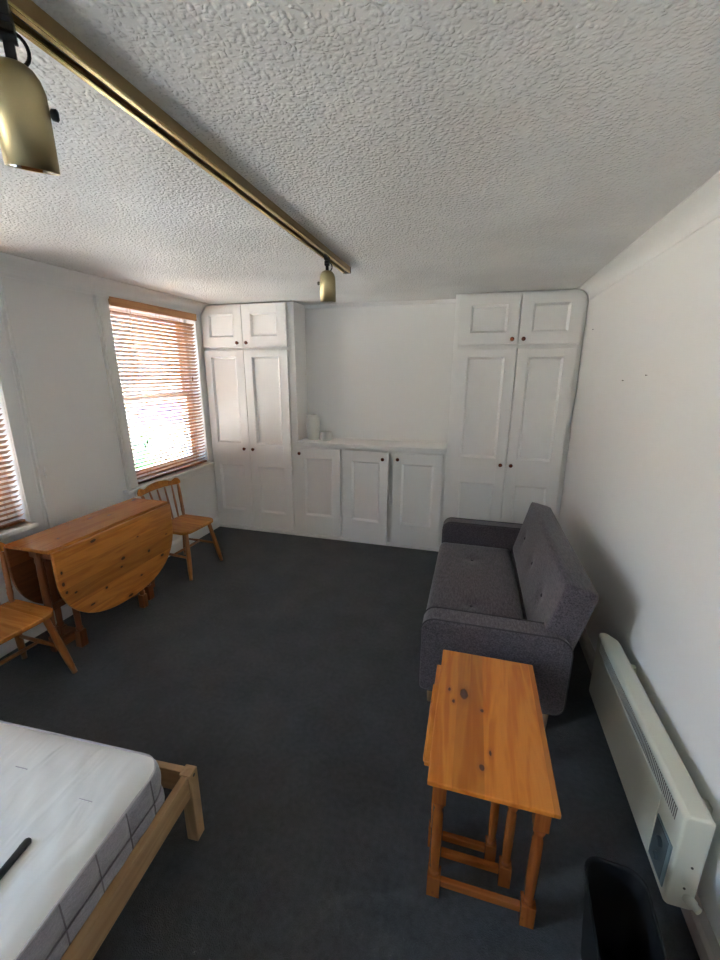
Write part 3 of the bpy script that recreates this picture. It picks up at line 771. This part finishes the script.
# hinge box behind seat
bm = B(); bx(bm, .345 - ox, .455 - ox, 1.83 - oy, 3.02 - oy, .15, .36); obj('rear_rail', bm, M['sofa'], t, .01)
for x, y in ((-.115, 1.80), (.43, 1.77), (-.115, 3.07), (.43, 3.07)):
    bm = B(); lathe(bm, [(.018, 0), (.012, 1)], (x - ox, y - oy, .145), (x - ox + (.0), y - oy, 0), 14); obj('leg', bm, M['bedpinez'], t, label='short pale wooden peg leg')

# ------------------------------------------------------------------ wall heater
HX, HY0, HY1, HZ0, HZ1 = .662, 1.09, 1.975, .085, .436
t = thing('panel_heater', 'long cream electric panel heater mounted low on the right wall', 'heater', (HX, HY0, 0))
LN = HY1 - HY0; D = .740 - HX
bm = B()
pts = [(0, HZ0 + .02), (.012, HZ0), (D, HZ0), (D, HZ1), (.016, HZ1), (0, HZ1 - .016)]
pts = [(0, HZ0 + .012), (.012, HZ0), (D, HZ0), (D, HZ1 - .012), (D - .010, HZ1), (.014, HZ1), (.004, HZ1 - .004), (0, HZ1 - .014)]
prism(bm, pts, 0, LN, 'y')
bmesh.ops.bisect_plane(bm, geom=bm.verts[:] + bm.edges[:] + bm.faces[:], plane_co=(0.035, LN, HZ1), plane_no=(1, .75, 0), clear_outer=True)
bmesh.ops.holes_fill(bm, edges=[e for e in bm.edges if e.is_boundary])
obj('casing', bm, M['heater'], t, .008, 3)
# grille along the top of the front
bm = B(); bx(bm, -.0012, .001, .040, LN - .06, HZ1 - .066, HZ1 - .022); g = obj('grille', bm, M['grille'], t)
bm = B(); n = 80
for k in range(n):
    y = .042 + (LN - .105) * k / (n - 1); bx(bm, -.0024, -.0010, y, y + .0030, HZ1 - .066, HZ1 - .022)
obj('grille_bars', bm, M['heater'], g)
# slightly raised front panel
bm = B(); bx(bm, -.0025, .001, .125, LN - .02, HZ0 + .025, HZ1 - .075); obj('front_panel', bm, M['heater'], t, .002)
# control plate near the near end
bm = B(); bx(bm, -.004, .001, .016, .118, HZ0 + .042, HZ0 + .208); cp = obj('control_panel', bm, M['ctrledge'], t, .004, 3, label='slate blue control panel')
bm = B(); bx(bm, -.0055, -.0035, .030, .112, HZ0 + .050, HZ0 + .200); obj('control_face', bm, M['ctrl'], cp, .001)
for z, r in ((HZ0 + .155, .016), (HZ0 + .095, .013)):
    bm = B(); lathe(bm, [(r, 0), (r * .95, .7), (r * .7, 1)], (-.0055, .068, z), (-.016, .068, z), 20); obj('dial', bm, M['ctrl'], cp, .0005)
# brackets and end foot, screws
for y in (.10, LN - .16):
    bm = B(); bx(bm, D, XR - HX - .001, y, y + .03, HZ0 + .05, HZ1 - .06); obj('wall_bracket', bm, M['heater'], t)
bm = B(); lathe(bm, [(.015, 0), (.015, .6), (.011, .7), (.011, 1)], (D - .022, .004, HZ0 + .050), (D - .004, -.030, HZ0 + .052), 14); obj('cable_gland', bm, M['heater'], t, label='white round cable gland at the end of the casing')
for x, z in ((D - .030, HZ0 + .17), (D - .035, HZ0 + .085)):
    bm = B(); lathe(bm, [(.004, 0), (.003, 1)], (x, .001, z), (x, -.0025, z), 10); obj('screw', bm, M['rust'], t)

# ------------------------------------------------------------------ waste bin
t = thing('waste_bin', 'black plastic waste bin beside the heater at the bottom edge of the photo', 'bin', (.468, .875, 0), math.radians(-4))
def ring(w, d, r, z): return [Vector((x, y, z)) for x, y in rrect(-w, w, -d, d, r, 7)]
bm = B(); secs = [ring(.055, .105, .035, 0), ring(.075, .140, .045, .283), ring(.079, .144, .048, .286), ring(.079, .144, .048, .292), ring(.074, .139, .044, .292), ring(.072, .137, .043, .28), ring(.052, .10, .033, .006)]
rv = [[bm.verts.new(p) for p in s] for s in secs]
for A, C in zip(rv, rv[1:]):
    m_ = len(A)
    for k in range(m_): f = bm.faces.new((A[k], A[(k + 1) % m_], C[(k + 1) % m_], C[k])); f.smooth = True
bm.faces.new(rv[0][::-1]); bm.faces.new(rv[-1])
obj('bin_body', bm, M['blackmat'], t)

# ------------------------------------------------------------------ bed and mattress
BR = math.radians(3.6)
bedc = (-.853, .946)      # outer foot corner post corner
t = thing('bed_frame', 'pale pine bed frame with square corner posts under the white mattress', 'bed', (bedc[0], bedc[1], 0), BR)
BW, BL = 1.42, 1.93
p = .043
for x in (-p, -BW):
    for y in (-p, -BL):
        bm = B(); bx(bm, x, x + p, y, y + p, 0, .300); obj('post', bm, M['bedpinez'], t, .003)
for x in (-p + .010, -BW + .010):
    bm = B(); bx(bm, x, x + .026, -BL + p, -p, .205, .298); obj('side_rail', bm, M['bedpine'], t, .003)
    bm = B(); bx(bm, x - .028 if x > -.5 else x + .026, x if x > -.5 else x + .054, -BL + p, -p, .205, .232); obj('slat_ledge', bm, M['bedpine'], t, .002)
for y in (-p + .012, -BL + .010):
    bm = B(); bx(bm, -BW + p, -p, y, y + .024, .205, .298); obj('end_rail', bm, M['bedpinex'], t, .003)
bm = B()
for k in range(14):
    y = -.13 - k * .128; bx(bm, -BW + .040, -.068, y - .06, y, .2325, .246)
obj('slats', bm, M['bedpinex'], t, .001)
for z in (.252,):
    bm = B(); lathe(bm, [(.006, 0), (.006, 1)], (.0005, -p * .5, .285), (-.003, -p * .5, .285), 12); obj('bolt', bm, M['black'], t)
# mattress
mt_ = thing('mattress', 'white mattress with grey quilted sides lying on the pine bed frame', 'mattress', (bedc[0] - .036, bedc[1] - .096, .247), math.radians(3.0))
MW, ML, MZ = 1.28, 1.72, .178
path = rrect(-MW, 0, -ML, 0, .075, 10)
# resample the perimeter
def resample(pts, step):
    pts = pts + [pts[0]]; out = []; acc = 0; d = 0
    for a, b in zip(pts, pts[1:]):
        l = math.dist(a, b)
        while d <= acc + l and l > 0:
            f = (d - acc) / l; out.append((a[0] + (b[0] - a[0]) * f, a[1] + (b[1] - a[1]) * f)); d += step
        acc += l
    return out, acc
ST = .0088
per, tot = resample(path, ST)
if math.dist(per[0], per[-1]) < .004: per.pop()
npz = 20; bm = B(); rows = []
cxm, cym = -MW / 2, -ML / 2
nP = len(per)
for k in range(npz + 1):
    row = []
    for i, (x, y) in enumerate(per):
        s = i * ST; a = per[i - 1]; b = per[(i + 1) % nP]
        nx_, ny_ = (b[1] - a[1]), -(b[0] - a[0]); l = math.hypot(nx_, ny_) or 1; nx_ /= l; ny_ /= l
        u = k / npz
        quilt = (abs(math.sin(PI * s / .105)) ** .45) * (abs(math.sin(PI * (u * 2))) ** .4)
        o = .014 * quilt + .003 * noise.noise(Vector((x * 9, y * 9, k * .3)))
        row.append(bm.verts.new((x + nx_ * o, y + ny_ * o, .0 + MZ * u)))
    rows.append(row)
for A, C in zip(rows, rows[1:]):
    for i in range(nP): bm.faces.new((A[i], A[(i + 1) % nP], C[(i + 1) % nP], C[i]))
bm.faces.new(rows[0][::-1])
sp = obj('side_panel', bm, M['border'], mt_, smooth=True, label='grey quilted border of the mattress')
bm = B()
def outw(i, o):
    a = per[i - 1]; b = per[(i + 1) % nP]; nx_, ny_ = b[1] - a[1], -(b[0] - a[0]); l = math.hypot(nx_, ny_) or 1
    return per[i][0] + nx_ / l * o, per[i][1] + ny_ / l * o
for i in range(nP):
    q_ = i * ST
    if abs((q_ / .105) - round(q_ / .105)) * .105 < ST / 2:
        tube(bm, [(*outw(i, .0045 + .003 * math.sin(PI * u / 6)), MZ * u / 6) for u in range(7)], .0018, 5)
tube(bm, [(*outw(i, .0075), MZ / 2) for i in range(0, nP, 2)], .0024, 5, True)
obj('quilt_stitching_and_shade', bm, M['seam'], sp)  # stitch lines that also stand in for shade in the quilt creases
bm = B(); rows = []
NR = 60
for k in range(NR + 1):
    f = 1 - k / NR; row = []
    if k == NR: row = [bm.verts.new((cxm, cym, MZ + .022))]
    else:
        for x, y in per:
            px, py = cxm + (x - cxm) * f, cym + (y - cym) * f
            e = min(px + MW, -px, py + ML, -py)
            z = MZ + .022 * (1 - math.exp(-max(e, 0) / .035))
            wv = noise.noise(Vector((px * 2 + 3, py * 2, 0))) * .007 + noise.noise(Vector(((px * .8 + py * .6) * 22, (py * .8 - px * .6) * 4, 4))) * .0035
            z += wv * min(1, e / .05)
            row.append(bm.verts.new((px, py, z)))
    rows.append(row)
for A, C in zip(rows, rows[1:]):
    for i in range(nP):
        if len(C) == 1: bm.faces.new((A[i], A[(i + 1) % nP], C[0]))
        else: bm.faces.new((A[i], A[(i + 1) % nP], C[(i + 1) % nP], C[i]))
obj('top_panel', bm, M['ticking'], mt_, smooth=True)
for z in (.0, MZ):
    bm = B(); tube(bm, [(x, y, z) for x, y in per[::2]], .0042, 8, True); obj('piping', bm, M['piping'], mt_)
# stitched tufts on top
for k in range(5):
    for j in range(3):
        y = -.18 - k * .30 + (j % 2) * .04; x = -.10 - j * .28
        bm = B(); bx(bm, x - .045, x + .0, y - .001, y + .001, MZ + .0215, MZ + .0235); obj('stitch', bm, M['piping'], mt_)
# black handle on the mattress
bm = B(); lathe(bm, [(.006, 0), (.010, .02), (.0105, .09), (.010, .10), (.0095, .11), (.0095, .75), (.007, 1)], (-1.047, .540, .4560), (-1.014, .30, .4560), 16)
k = obj('torch_handle', bm, M['black'])
tag(k, 'slim black stick-shaped handle lying on the white mattress', 'handle')

# ------------------------------------------------------------------ nails left in the right wall
for i, (y, z) in enumerate(((2.62, 1.61), (2.30, 1.64), (3.43, 1.95))):
    bm = B(); lathe(bm, [(.0015, 0), (.0015, .6), (.0028, .7), (.0028, 1)], (XR, y, z), (XR - .008, y, z), 8)
    o = obj('wall_nail', bm, M['rust'])
    tag(o, ['small dark nail in the right wall, middle of three', 'small dark nail in the right wall, nearest to the camera of three', 'small dark nail in the right wall right beside the tall cupboard'][i], 'nail', 'nails left in the right wall')

# ------------------------------------------------------------------ outside
bm = B(); bx(bm, -30, XL - WT - .01, -25, 45, -3.3, -3.1); struct('ground', bm, M['road'])
FX = -9.5
f = thing('street_building', 'pale rendered shop building seen through the blinds across the street', 'building', (FX, 8, -3.1))
bm = B(); bx(bm, -4, 0, -20, 26, 0, 6.4); obj('facade', bm, M['facade'], f)
bm = B(); bx(bm, -4.1, .15, -20, 26, 6.4, 6.6); obj('parapet', bm, M['trimw'], f)
bm = B(); bx(bm, 0, .12, 1.9, 3.9, 3.15, 3.78); obj('fascia', bm, M['purple'], f, label='lilac shop fascia')
bm = B(); bx(bm, 0, .08, 1.6, 2.2, 1.95, 3.05); obj('hoarding', bm, M['green'], f, label='green shop panel')
bm = B(); bx(bm, 0, .06, 2.4, 4.4, 2.3, 3.0); obj('brick_panel', bm, M['brick'], f)
for y in (-16, -12.5, -9, -5.5, -3.5, 7.5, 10.5, 14, 18):
    bm = B(); bx(bm, .0, .05, y, y + 1.1, 4.0, 5.6); w_ = obj('window', bm, M['pvc'], f)
    bm = B(); bx(bm, .05, .06, y + .1, y + 1.0, 4.1, 5.5); obj('pane', bm, M['shopglass'], w_)
# parked car
c = thing('parked_car', 'pale silver blue car parked in the street beyond the window', 'car', (-7.6, 9.9, -3.1))
bm = B(); prof = [(-2.1, .35), (-2.15, .75), (-1.9, .95), (-1.1, 1.02), (-.5, 1.45), (.9, 1.48), (1.6, 1.05), (2.05, .95), (2.1, .4)]
prism(bm, prof, -.85, .85, 'x'); obj('body', bm, M['carpaint'], c, .06, 3)
bm = B(); prism(bm, [(-.98, 1.05), (-.48, 1.38), (.85, 1.41), (1.40, 1.06)], .845, .86, 'x'); obj('side_window', bm, M['shopglass'], c)
for y in (-1.35, 1.35):
    for x in (-.86, .70):
        bm = B(); lathe(bm, [(.33, 0), (.33, 1)], (x, y, .33), (x + .17, y, .33), 24); obj('wheel', bm, M['tyre'], c, .03)

# ------------------------------------------------------------------ light
w = bpy.data.worlds.new('sky'); scn.world = w; w.use_nodes = True
nt = w.node_tree; bg = nt.nodes['Background']
sky = nt.nodes.new('ShaderNodeTexSky'); sky.sky_type = 'NISHITA'; sky.sun_disc = False
sky.sun_elevation = math.radians(48); sky.sun_rotation = math.radians(70); sky.air_density = 1.0; sky.dust_density = 2.5; sky.ozone_density = 1.0
tint = nt.nodes.new('ShaderNodeMix'); tint.data_type = 'RGBA'; tint.blend_type = 'MULTIPLY'; tint.inputs['Factor'].default_value = 1; tint.inputs['B'].default_value = (1.0, .94, .845, 1)
nt.links.new(sky.outputs[0], tint.inputs['A']); nt.links.new(tint.outputs['Result'], bg.inputs['Color']); bg.inputs['Strength'].default_value = 1.1
sl = bpy.data.lights.new('sun', 'SUN'); sl.energy = 3.0; sl.angle = math.radians(1.2); sl.color = (1, .96, .91)
so = bpy.data.objects.new('sun', sl); COL.objects.link(so)
sd_ = Vector((-.72, .25, -.85)).normalized(); so.rotation_euler = sd_.to_track_quat('-Z', 'Y').to_euler()
for i, (a, b) in enumerate(WY):
    al = bpy.data.lights.new('window_portal', 'AREA'); al.shape = 'RECTANGLE'; al.size = b - a; al.size_y = WZ1 - WZ0
    al.cycles.is_portal = True
    ao = bpy.data.objects.new('window_portal', al); COL.objects.link(ao)
    ao.location = (XL - WT - .005, (a + b) / 2, (WZ0 + WZ1) / 2)
    ao.rotation_euler = Vector((1, 0, 0)).to_track_quat('-Z', 'Z').to_euler()

# ------------------------------------------------------------------ camera
F_PX, PITCH, YAW, ROLL, H = 408.5988, .2588, .2679, .0043, 1.65
cy, sy, cp_, sp_ = math.cos(YAW), math.sin(YAW), math.cos(PITCH), math.sin(PITCH)
Fv = Vector((-sy * cp_, cy * cp_, -sp_)); R0 = Vector((cy, sy, 0)); U0 = R0.cross(Fv)
Rv = R0 * math.cos(ROLL) + U0 * math.sin(ROLL); Uv = -R0 * math.sin(ROLL) + U0 * math.cos(ROLL)
cam = bpy.data.cameras.new('camera'); cam.sensor_fit = 'HORIZONTAL'; cam.sensor_width = 36; cam.lens = F_PX / 720 * 36; cam.clip_start = .02
co = bpy.data.objects.new('camera', cam); COL.objects.link(co)
mw = Matrix((Rv, Uv, -Fv)).transposed().to_4x4(); mw.translation = (0, 0, H); co.matrix_world = mw
scn.camera = co
vs = scn.view_settings; scn.display_settings.display_device = 'sRGB'
vs.view_transform = 'Standard'; vs.look = 'None'; vs.gamma = 1; vs.use_curve_mapping = False; vs.exposure = 3.58
scn.cycles.max_bounces = 12; scn.cycles.diffuse_bounces = 8; scn.cycles.transparent_max_bounces = 16
scn.cycles.sample_clamp_indirect = 8; scn.cycles.use_denoising = True
